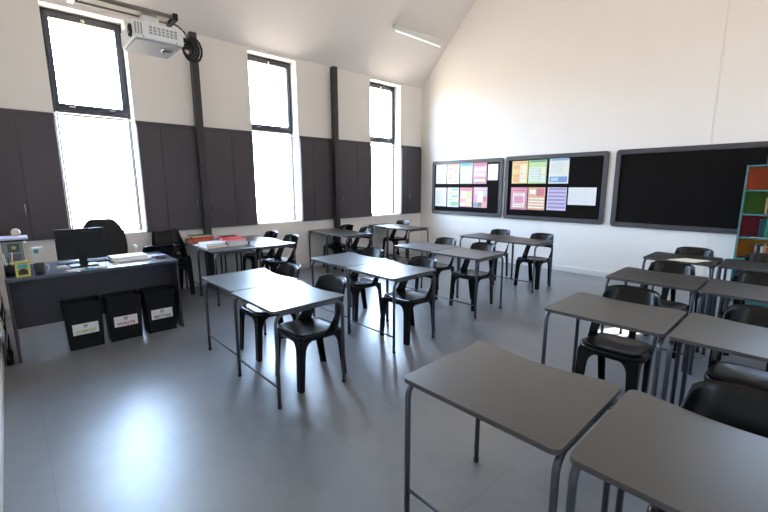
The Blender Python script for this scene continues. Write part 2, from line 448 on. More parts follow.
# ------------------------------------------------------------------ plastic chair (sits facing -y)
def sstep(a, b, x):
    t = max(0, min(1, (x - a) / (b - a))); return t * t * (3 - 2 * t)
def chair_meshes():
    # seat shell
    def se(a, rx, ry, n=4.5):
        c, s = math.cos(a), math.sin(a)
        return (rx * math.copysign(abs(c) ** (2 / n), c), ry * math.copysign(abs(s) ** (2 / n), s))
    bm = B(); N = 40; rings = []
    prof = [(.02, -.022), (.35, -.020), (.6, -.014), (.8, -.006), (.92, .0), (.98, -.004), (1.0, -.016), (1.01, -.05), (.985, -.05), (.97, -.02), (.6, -.026), (.02, -.03)]
    for q, dz in prof:
        rings.append([])
        for k in range(N):
            x, y = se(2 * PI * k / N, .207 * q, .212 * q)
            wv = 1 - .06 * (y / .212)     # slightly narrower at the back
            zz = .452 + dz - .010 * (y / .212) - (.012 * sstep(.7, 1.0, -y / .212) if q > .7 else 0)
            rings[-1].append(bm.verts.new((x * wv, y, zz)))
    for a, b in zip(rings, rings[1:]):
        for k in range(N): bm.faces.new((a[k], a[(k + 1) % N], b[(k + 1) % N], b[k]))
    bm.faces.new(rings[0]); bm.faces.new(rings[-1][::-1])
    seat = bm
    # back shell: wraps round, cut away below
    bm = B(); U, V = 36, 9; g = []
    for i in range(U + 1):
        u = -1 + 2 * i / U; a = u * math.radians(96)
        au = abs(u)
        zb = .605 + .018 * math.cos(u * PI * 1.2) * 0 - (.605 - .425) * sstep(.46, .64, au)
        zt = .820 - .020 * (au / .62) ** 3 if au < .62 else .80 - .365 * ((au - .62) / .38) ** .85
        zt = max(zt, zb + .012)
        row = []
        for j in range(V + 1):
            v = j / V; z = zb + (zt - zb) * v
            h = (z - .43) / .39
            rx = .212 + .012 * math.sin(PI * min(1, max(0, h)) ) - .012 * h
            sx, sy = math.sin(a), math.cos(a)
            nn = 2.8
            x = rx * math.copysign(abs(sx) ** (2 / nn), sx)
            y = .045 + .155 * math.copysign(abs(sy) ** (2 / nn), sy)
            y += .105 * max(0, h) * (0.35 + .65 * max(0, sy)) + .02 * max(0, h)
            if j == V and au < .8: y += .006
            row.append(bm.verts.new((x, y, z)))
        g.append(row)
    for i in range(U):
        for j in range(V): bm.faces.new((g[i][j], g[i + 1][j], g[i + 1][j + 1], g[i][j + 1]))
    back = bm
    # legs
    legs = []
    for sx in (-1, 1):
        for sy in (-1, 1):
            bm = B(); rr = []; t = .011
            steps = [(0.002, 0), (.10, 0), (.2, 0), (.28, 0), (.33, .002), (.36, .01), (.385, .028), (.40, .055), (.425, .065)]
            for z, fl in steps:
                q = 1 - z / .425
                if sy < 0:
                    ox, oy = .198 + .008 * q, -.204 - .022 * q
                    aw, al = .074 - .016 * q, .052 - .012 * q
                else:
                    ox, oy = .188 - .018 * q, .204 + .052 * q
                    aw, al = .050 - .010 * q, .060 - .014 * q
                ax, ay = aw + fl, al + fl
                P = [(0, 0), (ax, 0), (ax, t), (t, t), (t, ay), (0, ay)]
                rr.append([bm.verts.new((sx * (ox - px), (oy - sy * py) if sy > 0 else (oy + py), z)) for px, py in P])
            for a, b in zip(rr, rr[1:]):
                for k in range(6): bm.faces.new((a[k], a[(k + 1) % 6], b[(k + 1) % 6], b[k]))
            bm.faces.new(rr[0]); bm.faces.new(rr[-1][::-1])
            legs.append(bm)
    return seat, back, legs
def make_chair():
    r = thing('plastic_chair', 'x', 'chair', group='black plastic classroom chairs')
    seat, back, legs = chair_meshes()
    obj('seat', seat, M['chair'], r, smooth=True)
    b = obj('backrest', back, M['chair'], r, smooth=True)
    md = b.modifiers.new('solid', 'SOLIDIFY'); md.thickness = .009; md.offset = 0
    for l in legs: obj('leg', l, M['chair'], r, .0025)
    return r
chair0 = make_chair()
chairs = [
 (3.96, 1.71, 0, 'black plastic chair, legs in full view, at right desk of the pair nearest the bins'),
 (3.20, 1.73, 0, 'black plastic chair half hidden by the left desk of the pair nearest the bins'),
 (3.00, 3.03, 0, 'black plastic chair at the window-side desk of the second middle pair'),
 (3.87, 3.0, 0, 'black plastic chair at the aisle-side desk of the second middle pair'),
 (3.02, 4.47, 0, 'black plastic chair at the window-side desk of the third middle pair'),
 (3.70, 4.42, 0, 'black plastic chair at the aisle-side desk of the third middle pair'),
 (2.96, 6.09, 0, 'black plastic chair at the left desk of the farthest middle pair'),
 (3.745, 6.045, 0, 'black plastic chair at the right desk of the farthest middle pair, against the white wall'),
 (.36, 3.02, 0, 'black plastic chair by the wall behind the desks with stacked files'),
 (1.06, 3.00, 0, 'black plastic chair, room side, behind the desks with stacked files'),
 (.36, 4.67, 0, 'black plastic chair by the second black column'),
 (.99, 4.655, 0, 'black plastic chair at the room-side desk by the second black column'),
 (.42, 6.22, 0, 'black plastic chair at the desks under the farthest window'),
 (5.84, 3.16, 0, 'black plastic chair at the left desk of the second right-hand pair, whole seat showing'),
 (6.58, 3.17, 0, 'black plastic chair at the right desk of the second right-hand pair'),
 (5.80, 4.59, 0, 'black plastic chair at the left desk of the third right-hand pair'),
 (6.46, 4.56, 0, 'black plastic chair at the right desk of the third right-hand pair'),
 (5.75, 5.96, 0, 'black plastic chair at the left desk of the last right-hand pair, near the empty pinboard'),
 (6.42, 5.96, 0, 'black plastic chair at the desk in front of the bookcase'),
 (6.64, 1.70, 0, 'closest black plastic chair, its big rounded back behind the foreground right desk'),
 (.80, 1.355, -PI / 2, 'black plastic chair standing sideways beyond the right end of the teacher desk'),
]
first = True
def place_chair(x, y, rz, lab, z=0, group=None):
    global first
    if first:
        chair0.location = (x, y, z); chair0.rotation_euler = (0, 0, rz); chair0['label'] = lab; first = False; return chair0
    return dup(chair0, (x, y, z), rz, lab, group)
for x, y, a, lab in chairs: place_chair(x, y, a, lab)
r = bpy.data.objects['plastic_chair.020']; r.scale = (1.0, .98, 1.05)
for k, w in enumerate(('lowest chair of the stack', 'middle chair of the stack', 'top chair of the stack')):
    place_chair(.335, 1.675, PI / 2, 'black plastic chair, %s between window wall and teacher desk' % w, z=k * .062, group='stacked black chairs')

# ------------------------------------------------------------------ pinboards with posters
def board(x0, x1, z0, z1, lab):
    r = thing('pinboard', lab, 'pinboard', ((x0 + x1) / 2, L1, z0), 0, 'pinboards on the back wall')
    hw, h = (x1 - x0) / 2, z1 - z0
    bm = B(); fw = .075
    o = rrect(-hw, hw, 0, h, .05, 5); i_ = rrect(-hw + fw, hw - fw, fw, h - fw, .004, 5)
    n = len(o)
    A = [[bm.verts.new((x, y, z)) for x, z in P] for P, y in ((o, -.002), (o, -.036), (i_, -.036), (i_, -.002))]
    for a, b in ((0, 1), (1, 2), (2, 3), (3, 0)):
        for k in range(n): bm.faces.new((A[a][k], A[a][(k + 1) % n], A[b][(k + 1) % n], A[b][k]))
    obj('frame', bm, M['boardframe'], r, .004)
    obj('felt_panel', bx(-hw + fw + .002, hw - fw - .002, -.018, -.003, fw + .002, h - fw - .002), M['felt'], r)
    return r
board(.40, 2.27, .93, 2.145, 'leftmost dark pinboard in a grey frame, holding nine sheets in two rows')
board(2.325, 4.245, .92, 2.16, 'middle dark pinboard in a grey frame with six coloured posters and a landscape sheet')
board(4.355, 6.27, .905, 2.165, 'right-hand empty black pinboard in a grey frame, partly behind the bookcase')

C_ = lambda n, r, g, b: colm(n, *(int(v + (238 - v) * .4) for v in (r, g, b)), .7)
P = dict(white=M['paper'], red=C_('p_red', 205, 60, 70), pink=C_('p_pink', 226, 120, 150), green=C_('p_green', 90, 175, 95), lime=C_('p_lime', 175, 215, 110),
         blue=C_('p_blue', 55, 115, 185), sky=C_('p_sky', 150, 200, 225), yellow=C_('p_yellow', 240, 205, 80), orange=C_('p_orange', 235, 140, 80),
         purple=C_('p_purple', 125, 95, 165), lilac=C_('p_lilac', 200, 185, 225), teal=C_('p_teal', 30, 140, 135), dark=C_('p_dark', 45, 55, 60), cream=C_('p_cream', 245, 238, 205), plum=C_('p_plum', 150, 60, 110), grey=C_('p_grey', 175, 178, 182))
def poster(x0, x1, z0, z1, lab, bgc, blocks, name='poster', cat='poster', group='posters on the pinboards'):
    """blocks: (u0,u1,v0,v1,colour) in 0..1, v from the top"""
    bm = B(); w, h = x1 - x0, z1 - z0
    cols = [bgc] + sorted({b[4] for b in blocks})
    add_box(bm, -w / 2, w / 2, -.0012, 0, 0, h, 0)
    for n_, (u0, u1, v0, v1, c) in enumerate(blocks):
        y = -.0013 - .00012 * (n_ + 1)
        vs = [bm.verts.new((-w / 2 + u * w, y, h - v * h)) for u, v in ((u0, v1), (u1, v1), (u1, v0), (u0, v0))]
        f = bm.faces.new(vs); f.material_index = cols.index(c)
    me = bpy.data.meshes.new(name); bm.to_mesh(me); bm.free()
    o = bpy.data.objects.new(name, me); COL.objects.link(o)
    for c in cols: me.materials.append(P[c])
    o.location = ((x0 + x1) / 2, L1 - .0185, z0)
    tag(o, lab, cat, group)
    return o
def lines(c, u0=.1, u1=.9, v0=.2, v1=.9, n=8, th=.35, rnd=5):
    rr = random.Random(rnd); out = []
    for k in range(n):
        a = v0 + (v1 - v0) * k / n
        out.append((u0, u1 - rr.random() * .25 * (u1 - u0), a, a + (v1 - v0) / n * th, c))
    return out
def grid(cs, u0, u1, v0, v1, nx, ny, gap=.03):
    out = []; k = 0
    for j in range(ny):
        for i in range(nx):
            a = u0 + (u1 - u0) * i / nx; b = v0 + (v1 - v0) * j / ny
            out.append((a + gap / 2, a + (u1 - u0) / nx - gap / 2, b + gap / 2, b + (v1 - v0) / ny - gap / 2, cs[k % len(cs)])); k += 1
    return out
poster(.508, .815, 1.63, 2.072, 'pale white sheet, top left corner of the leftmost pinboard', 'white', lines('grey', n=9))
poster(.84, 1.170, 1.628, 2.077, 'pale pink and yellow poster, second in the top row of the leftmost pinboard', 'cream', [(.05, .95, .03, .12, 'orange')] + grid(['pink', 'lime', 'cream', 'orange', 'yellow', 'white'], .05, .95, .16, .96, 2, 5))
poster(1.198, 1.527, 1.627, 2.073, 'pale blue-green poster, third in the top row of the leftmost pinboard', 'sky', [(.08, .92, .03, .12, 'teal')] + grid(['white', 'cream', 'white', 'white'], .06, .94, .16, .96, 1, 4) + lines('grey', .12, .88, .2, .92, 10, .25))
poster(1.548, 1.882, 1.625, 2.069, 'pink and plum poster with white boxes, fourth in the top row of the leftmost pinboard', 'pink', [(.0, 1, .0, .05, 'red'), (.05, .95, .07, .14, 'plum')] + grid(['white', 'cream'], .06, .94, .22, .42, 2, 1) + grid(['lilac'], .06, .94, .45, .66, 1, 1) + [(.06, .94, .70, .95, 'plum')] + grid(['white', 'cream', 'yellow', 'white'], .1, .9, .74, .92, 4, 1))
poster(1.912, 2.151, 1.698, 2.029, 'small blank white sheet at the right end of the leftmost pinboard', 'white', lines('grey', .15, .85, .12, .3, 3, .2))
poster(.494, .825, 1.110, 1.540, 'pale white sheet, bottom left corner of the leftmost pinboard', 'white', lines('grey', n=8, rnd=2))
poster(.857, 1.174, 1.105, 1.541, 'white and green poster, second in the bottom row of the leftmost pinboard', 'white', [(.35, .95, .04, .16, 'green'), (.1, .9, .22, .32, 'lime'), (.4, .95, .38, .5, 'green'), (.1, .8, .56, .66, 'lime'), (.3, .95, .72, .94, 'green')] + lines('teal', .1, .5, .4, .9, 5, .2))
poster(1.209, 1.541, 1.119, 1.542, 'red and yellow poster, third in the bottom row of the leftmost pinboard', 'pink', [(.05, .95, .03, .14, 'red')] + grid(['cream', 'yellow', 'white', 'lime', 'orange', 'cream'], .06, .94, .18, .95, 2, 4))
poster(1.571, 1.918, 1.116, 1.553, 'pink poster with a teal, dark and orange bottom strip on the leftmost pinboard', 'pink', [(.05, .95, .04, .12, 'lilac'), (.3, .68, .18, .72, 'white'), (.05, .27, .18, .4, 'lilac'), (.72, .95, .18, .42, 'sky'), (.72, .95, .46, .7, 'red'), (.05, .27, .46, .7, 'pink'), (.03, .32, .76, .96, 'teal'), (.34, .62, .76, .96, 'dark'), (.64, .95, .76, .96, 'orange')])
poster(2.472, 2.804, 1.627, 2.063, 'yellow poster with orange boxes, top left of the middle pinboard', 'yellow', [(.05, .95, .03, .12, 'orange')] + grid(['orange', 'cream', 'yellow', 'cream', 'orange', 'cream'], .08, .92, .16, .95, 2, 4) + lines('orange', .1, .9, .2, .9, 9, .2))
poster(2.819, 3.180, 1.625, 2.067, 'green and white poster, top centre of the middle pinboard', 'lime', [(.0, 1, .0, .1, 'green'), (.1, .9, .03, .07, 'dark'), (.06, .6, .3, .9, 'white'), (.64, .94, .3, .6, 'cream'), (.64, .94, .64, .94, 'white')] + lines('green', .1, .9, .34, .9, 8, .25))
poster(3.228, 3.593, 1.623, 2.077, 'pale poster with a blue foot and white text area on the middle pinboard', 'white', [(0, 1, 0, .1, 'sky'), (.1, .9, .03, .07, 'blue'), (.06, .94, .14, .66, 'cream'), (.05, .95, .72, .95, 'blue'), (.12, .5, .76, .9, 'sky')] + lines('sky', .1, .9, .18, .64, 6, .3))
poster(2.473, 2.820, 1.116, 1.551, 'crimson and pale pink poster, bottom left of the middle pinboard', 'pink', [(.03, .97, .02, .98, 'red'), (.08, .92, .06, .94, 'pink'), (.12, .88, .1, .18, 'red'), (.14, .86, .25, .9, 'cream'), (.2, .8, .4, .7, 'pink')] + lines('red', .18, .82, .28, .9, 7, .2))
poster(2.840, 3.180, 1.121, 1.552, 'orange-red poster with pale bands, bottom centre of the middle pinboard', 'orange', [(.0, 1, 0, .42, 'orange'), (.5, .95, .05, .38, 'red'), (.08, .45, .1, .3, 'cream')] + [(.04, .96, .46 + .13 * k, .53 + .13 * k, 'cream') for k in range(4)])
poster(3.226, 3.584, 1.129, 1.553, 'purple poster with lilac bands, bottom row of the middle pinboard', 'lilac', [(.05, .95, .03, .12, 'purple')] + [(.05, .95, .18 + .16 * k, .27 + .16 * k, 'purple') for k in range(5)])
poster(3.612, 4.092, 1.242, 1.553, 'white landscape sheet at the lower right of the middle pinboard', 'white', lines('grey', .08, .9, .12, .9, 6, .12))

# ------------------------------------------------------------------ bookcase
bc = thing('bookcase', 'tall teal-edged bookcase with orange, green, red and yellow compartments', 'bookcase', (6.03, 7.17, 0))
BWd, BD, BH = .92, .275, 1.85
for x in (0, BWd - .02): obj('side_panel', bx(x, x + .02, 0, BD, 0, BH), M['teal'], bc, .001)
levels = [.04, .33, .615, .905, 1.215, 1.53]
ccol = [colm('c_green', 70, 120, 30), colm('c_blue', 40, 80, 140), colm('c_ochre', 190, 130, 40), colm('c_maroon', 150, 44, 60), colm('c_leaf', 76, 120, 32), colm('c_orange', 196, 82, 34)]
for i, z in enumerate(levels):
    zt = (levels + [BH - .02])[i + 1]
    obj('shelf', bx(.0205, BWd - .0205, .001, BD - .012, z - .02, z), M['teal'], bc, .001)
    bm = B(); add_box(bm, .0205, BWd - .0205, BD - .011, BD - .001, z, zt - (.02 if i < 5 else 0))
    add_box(bm, .0205, .0225, .006, BD - .012, z + .0005, zt - .0205 if i < 5 else zt)
    add_box(bm, BWd - .0225, BWd - .0205, .006, BD - .012, z + .0005, zt - .0205 if i < 5 else zt)
    obj('compartment_lining', bm, ccol[i], bc)
obj('top_panel', bx(.0205, BWd - .0205, 0, BD - .001, BH - .02, BH), M['teal'], bc, .001)
obj('plinth', bx(.0205, BWd - .0205, .012, .03, 0, .019), M['teal'], bc)
def book(x, w, h, z, d, col, lab, lean=0, group='books in the bookcase', yo=.03):
    r = thing('book', lab, 'book', (6.03 + x, 7.17 + yo, z + .0005), 0, group)
    bm = B(); t = .003
    add_box(bm, 0, t, 0, d, 0, h); add_box(bm, w - t, w, 0, d, 0, h); add_box(bm, 0, w, 0, t, 0, h)
    obj('cover', bm, col, r)
    obj('pages', bx(t + .0002, w - t - .0002, t + .0002, d - .004, .003, h - .003), M['paper'], r)
    if lean: r.rotation_euler = (0, lean, 0)
    return r
bk = dict(black=colm('bk_black', 28, 28, 32), tan=colm('bk_tan', 150, 130, 90), teal=colm('bk_teal', 20, 110, 95), navy=colm('bk_navy', 30, 45, 90), cream=colm('bk_cream', 205, 200, 185),
          brown=colm('bk_brown', 95, 60, 40), dgreen=colm('bk_dgreen', 20, 70, 55), red=colm('bk_red', 160, 40, 40), grey=colm('bk_grey', 110, 112, 118))
names = {'black': 'black', 'tan': 'tan', 'teal': 'teal', 'navy': 'navy blue', 'cream': 'cream', 'brown': 'brown', 'dgreen': 'dark green', 'red': 'red', 'grey': 'grey'}
rows = [(1.53, 'orange', .28, [('black', .03, .20), ('grey', .022, .16), ('navy', .03, .19), ('brown', .035, .22), ('red', .02, .2)]),
        (1.215, 'leaf green', .23, [('tan', .03, .21), ('black', .02, .24), ('cream', .028, .235), ('dgreen', .034, .22), ('navy', .03, .25), ('brown', .03, .22)]),
        (.905, 'maroon', .20, [('navy', .028, .235), ('dgreen', .03, .25), ('teal', .04, .255), ('black', .03, .24), ('grey', .028, .21)]),
        (.615, 'yellow', .19, [('grey', .03, .19), ('black', .03, .2), ('cream', .025, .18), ('tan', .03, .2), ('red', .03, .17)])]
for z, cn, x, bs in rows:
    for k, (c, w, h) in enumerate(bs):
        book(x, w, h, z, .19, bk[c], '%s book upright in the %s compartment of the bookcase' % (names[c], cn), group='books in the %s compartment' % cn); x += w + .0015
book(.43, .022, .24, .913, .19, bk['cream'], 'cream book leaning at the right of the maroon compartment', lean=.30, group='books in the maroon compartment')
o = obj('paper_sheet', bx(-.11, .11, -.03, .03, 0, .002), M['paper']); o.location = (6.27, 7.205, .9055)
tag(o, 'white paper sheet lying on the front edge of the bookcase shelf below the maroon compartment', 'paper')
# ------------------------------------------------------------------ teacher desk
TX0, TX1, TY0, TY1, TH = 1.12, 1.935, -.105, 1.315, .785
td = thing('teacher_desk', 'long dark grey teacher desk with solid end panels, bins in front of it', 'desk', (TX1, TY0, 0))
def loc(bm, o):
    bmesh.ops.translate(bm, verts=bm.verts, vec=-Vector(o.location)); return bm
obj('desk_top', loc(bx(TX0, TX1, TY0, TY1, TH - .028, TH), td), M['deskgreytop'], td, .003)
obj('modesty_panel', loc(bx(1.655, 1.673, TY0 + .026, TY1 - .026, .255, TH - .029), td), M['deskgrey'], td, .001)
for y in (TY0 + .003, TY1 - .026): obj('end_panel', loc(bx(TX0 + .02, TX1 - .01, y, y + .022, .0005, TH - .029), td), M['deskgrey'], td, .001)

# monitor
mo = thing('computer_monitor', 'black flat monitor seen from behind on the teacher desk', 'monitor', (1.60, .50, TH + .0008), 0)
bm = B(); add_prism(bm, rrect(-.09, .09, -.12, .12, .02), 0, .012); obj('foot', bm, M['black'], mo, .003)
obj('neck', bx(-.002, .02, -.035, .035, .0125, .16), M['black'], mo, .004)
bm = B(); add_box(bm, -.022, .006, -.205, .205, .075, .385)
obj('casing', bm, M['black'], mo, .006)
bm = B(); add_prism(bm, rrect(.0065, .014, -.19, .19, .003), .09, .35); obj('rear_cover', bm, M['black'], mo, .004)
obj('screen', bx(-.024, -.0225, -.19, .19, .095, .37), M['lens'], mo)

# keyboard and small stuff
kb = thing('keyboard', 'low dark keyboard lying behind the monitor foot on the teacher desk', 'keyboard', (1.40, .52, TH + .0008))
obj('base', bx(-.07, .07, -.22, .22, 0, .015), M['black'], kb, .003)
bm = B()
for i in range(5):
    for j in range(14): add_box(bm, -.06 + i * .024, -.042 + i * .024, -.21 + j * .03, -.185 + j * .03, .0155, .021)
obj('keys', bm, M['cap'], kb)
ad = thing('adapter', 'small white adapter box left of the monitor neck', 'adapter', (1.63, .315, TH + .0008))
obj('case', bx(-.03, .03, -.04, .04, 0, .026), M['white'], ad, .005)
bm = B(); add_tube(bm, [(0, .041, .012), (.02, .05, .005), (.06, .05, .004), (.11, .045, .004)], .0035, 6); obj('cord', bm, M['white'], ad)
for k, (x, y, w, l, a, c, lab) in enumerate([(1.82, .41, .10, .15, .2, 'paper', 'white note sheet in front of the monitor foot, left of it'),
                                    (1.80, .60, .11, .16, -.3, 'paper', 'white note sheet in front of the monitor foot, right of it'),
                                    (1.72, .735, .10, .12, .35, 'tan', 'tan envelope between the monitor and the paper pile')]):
    o = obj('note_sheet', bx(-w / 2, w / 2, -l / 2, l / 2, 0, .0015), M['paper'] if c == 'paper' else colm('tan_paper', 190, 170, 130)); o.location = (x, y, TH + .0008); o.rotation_euler = (0, 0, a)
    tag(o, lab, 'paper')
ct = obj('card', bx(-.05, .05, -.035, .035, 0, .003), colm('teal_card', 60, 150, 165)); ct.location = (1.87, .52, TH + .0008); tag(ct, 'small teal card before the monitor foot', 'card')
# pile: books, then white papers
o = thing('writing_pad', 'pinkish brown pad under the pile of white papers on the teacher desk', 'pad', (1.56, .93, TH + .0008), .06)
obj('cover', bx(-.13, .13, -.18, .18, 0, .004), colm('pad_brown', 150, 120, 108), o)
obj('pages', bx(-.128, .128, -.178, .178, .0042, .022), M['paper'], o)
o = obj('paper_pile', bx(-.12, .12, -.17, .17, 0, .03), M['paper'], bevel=.004); o.location = (1.53, .91, TH + .0236); o.rotation_euler = (0, 0, .03)
tag(o, 'thick pile of white papers on the brown pad, teacher desk', 'papers')
bo = thing('glue_stick', 'small white glue tube standing behind the paper pile', 'glue', (1.33, 1.035, TH + .0008))
bm = B(); add_lathe(bm, [(.018, 0), (.018, .075)], seg=16); obj('barrel', bm, colm('peach', 225, 180, 150), bo)
bm = B(); add_lathe(bm, [(.02, .0755), (.02, .125), (.017, .13)], seg=16); obj('cap', bm, M['white'], bo)
o = obj('blue_cloth', B_ := bx(-.06, .06, -.075, .075, 0, .022), colm('bluecloth', 105, 120, 185), bevel=.01); o.location = (1.555, 1.205, TH + .0008); o.rotation_euler = (0, 0, .4)
tag(o, 'folded pale blue cloth near the right end of the teacher desk', 'cloth')
st = thing('stapler', 'dark red and black stapler by the blue cloth on the teacher desk', 'stapler', (1.68, 1.20, TH + .0008), 1.2)
obj('base', bx(-.055, .055, -.014, .014, 0, .008), M['black'], st, .002)
obj('arm', bx(-.05, .055, -.013, .013, .012, .032), colm('darkred', 110, 40, 44), st, .005)
o = obj('paper_sheet', bx(-.1, .1, -.075, .075, 0, .0015), M['paper']); o.location = (1.46, 1.235 - .03, TH + .0008); o.rotation_euler = (0, 0, .2)
tag(o, 'white paper at the right end of the teacher desk', 'paper')

# desk tidy tower at the left end
ty = thing('desk_organiser', 'grey and black desk organiser tower stuck with pictures, left end of teacher desk', 'organiser', (1.48, -.02, TH + .0008))
bm = B(); add_box(bm, -.15, .12, -.075, .075, 0, .012); add_box(bm, -.15, .12, -.075, .075, .30, .312); add_box(bm, -.15, .12, .063, .075, .0125, .2995); add_box(bm, -.15, .12, -.075, -.063, .0125, .2995)
for z in (.10, .2): add_box(bm, -.15, .115, -.0625, .0625, z, z + .008)
obj('body', bm, M['black'], ty, .002)
obj('front_card', bx(.1205, .1225, -.072, .072, .10, .295), colm('greygreen', 120, 130, 130), ty)
bm = B(); add_box(bm, .1228, .1240, -.035, .05, .2, .28); o = obj('picture', bm, colm('olive', 70, 75, 60), ty); o['label'] = 'dark picture card with pale centre'
bm = B(); add_lathe(bm, [(.018, 0), (.018, .001)], seg=16); bmesh.ops.rotate(bm, verts=bm.verts, matrix=Matrix.Rotation(PI / 2, 3, 'Y')); bmesh.ops.translate(bm, verts=bm.verts, vec=(.1243, .008, .24)); obj('picture_motif', bm, colm('khaki', 165, 160, 120), ty)
o = obj('picture', bx(.1228, .1240, -.03, .055, .115, .18), colm('slate', 84, 88, 92), ty); o['label'] = 'slate grey picture card'
o = obj('paper_pile', bx(-.14, .13, -.09, .12, 0, .018), colm('lavender_paper', 200, 200, 225), bevel=.003); o.location = (1.47, -.02, TH + .314)
tag(o, 'lavender-white papers on top of the desk organiser', 'papers')
o = obj('paper_roll', B(), colm('beige', 200, 185, 165)); bm = B(); add_lathe(bm, [(.03, -.05), (.036, -.02), (.036, .02), (.03, .05)], seg=18)
bmesh.ops.rotate(bm, verts=bm.verts, matrix=Matrix.Rotation(PI / 2, 3, 'Y')); bm.to_mesh(o.data); bm.free(); o.location = (1.42, .02, TH + .333 + .036)
tag(o, 'beige roll lying on the lavender papers', 'roll')
o = obj('cream_folder', bx(-.10, .10, -.008, .008, 0, .27), colm('cream', 232, 222, 190)); o.location = (1.44, .075, TH + .0008); tag(o, 'cream folder standing against the desk organiser', 'folder')
# black pens holder
ph = thing('pen_pot', 'black pot of dark pens at the far left end of the teacher desk', 'pot', (1.74, -.06, TH + .0008))
bm = B(); add_lathe(bm, [(.036, 0), (.04, .10), (.036, .10), (.034, .01)], seg=18); obj('pot', bm, M['black'], ph)
for k in range(6):
    a = k * 1.05; bm = B(); add_tube(bm, [(.015 * math.cos(a), .015 * math.sin(a), .012), (.034 * math.cos(a), .034 * math.sin(a), .17 + .02 * (k % 3))], .0045, 6)
    o = obj('pen', bm, [M['black'], colm('peach', 225, 180, 150), M['white']][k % 3], ph)
# small framed picture
fr = thing('picture_frame', 'small yellow-framed picture with a teal scene, front left of teacher desk', 'picture frame', (1.86, .025, TH + .0008), .1)
bm = B(); h, w, f = .145, .05, .016
for (a, b, c, d) in ((-w, w, 0, f), (-w, w, h - f, h), (-w, -w + f, f, h - f), (w - f, w, f, h - f)): add_box(bm, -.006, .006, a, b, c, d)
obj('frame', bm, colm('yellowframe', 195, 190, 90), fr, .002)
bm = B(); add_box(bm, -.004, .002, -w + f, w - f, f, h - f, 0)
for (u0, u1, v0, v1, mi) in ((.0, 1, .55, .82, 1), (.0, 1, .0, .38, 2), (.25, .8, .2, .5, 2)):
    y0, y1 = -w + f + u0 * (2 * w - 2 * f), -w + f + u1 * (2 * w - 2 * f); z0, z1 = f + v0 * (h - 2 * f), f + v1 * (h - 2 * f)
    vs = [bm.verts.new(p) for p in ((.0025, y0, z0), (.0025, y1, z0), (.0025, y1, z1), (.0025, y0, z1))]; g = bm.faces.new(vs); g.material_index = mi
obj('picture', bm, [colm('khaki', 165, 160, 120), colm('p_teal2', 60, 160, 160), colm('umber', 60, 45, 30)], fr)
obj('strut', bx(-.05, -.007, -.008, .008, .0, .01), M['black'], fr)
mg = thing('mug', 'dark green-black mug beside the yellow picture frame', 'mug', (1.80, .145, TH + .0008))
bm = B(); add_lathe(bm, [(.034, 0), (.038, .01), (.041, .10), (.037, .10), (.034, .012)], seg=24); obj('cup', bm, colm('darkmug', 40, 44, 40), mg)
bm = B(); add_tube(bm, [(0, .040, .082), (0, .062, .078), (0, .068, .05), (0, .058, .025), (0, .037, .02)], .005, 8); obj('handle', bm, M['white'], mg)
wb = thing('tissue_box', 'white box with a teal label behind the mug on the teacher desk', 'box', (1.36, .16, TH + .0008))
obj('carton', bx(-.05, .05, -.045, .045, 0, .20), M['white'], wb, .003)
o = obj('sticker', bx(.0504, .051, -.032, .005, .145, .185), colm('p_teal2', 60, 160, 160), wb); o['label'] = 'teal sticker'

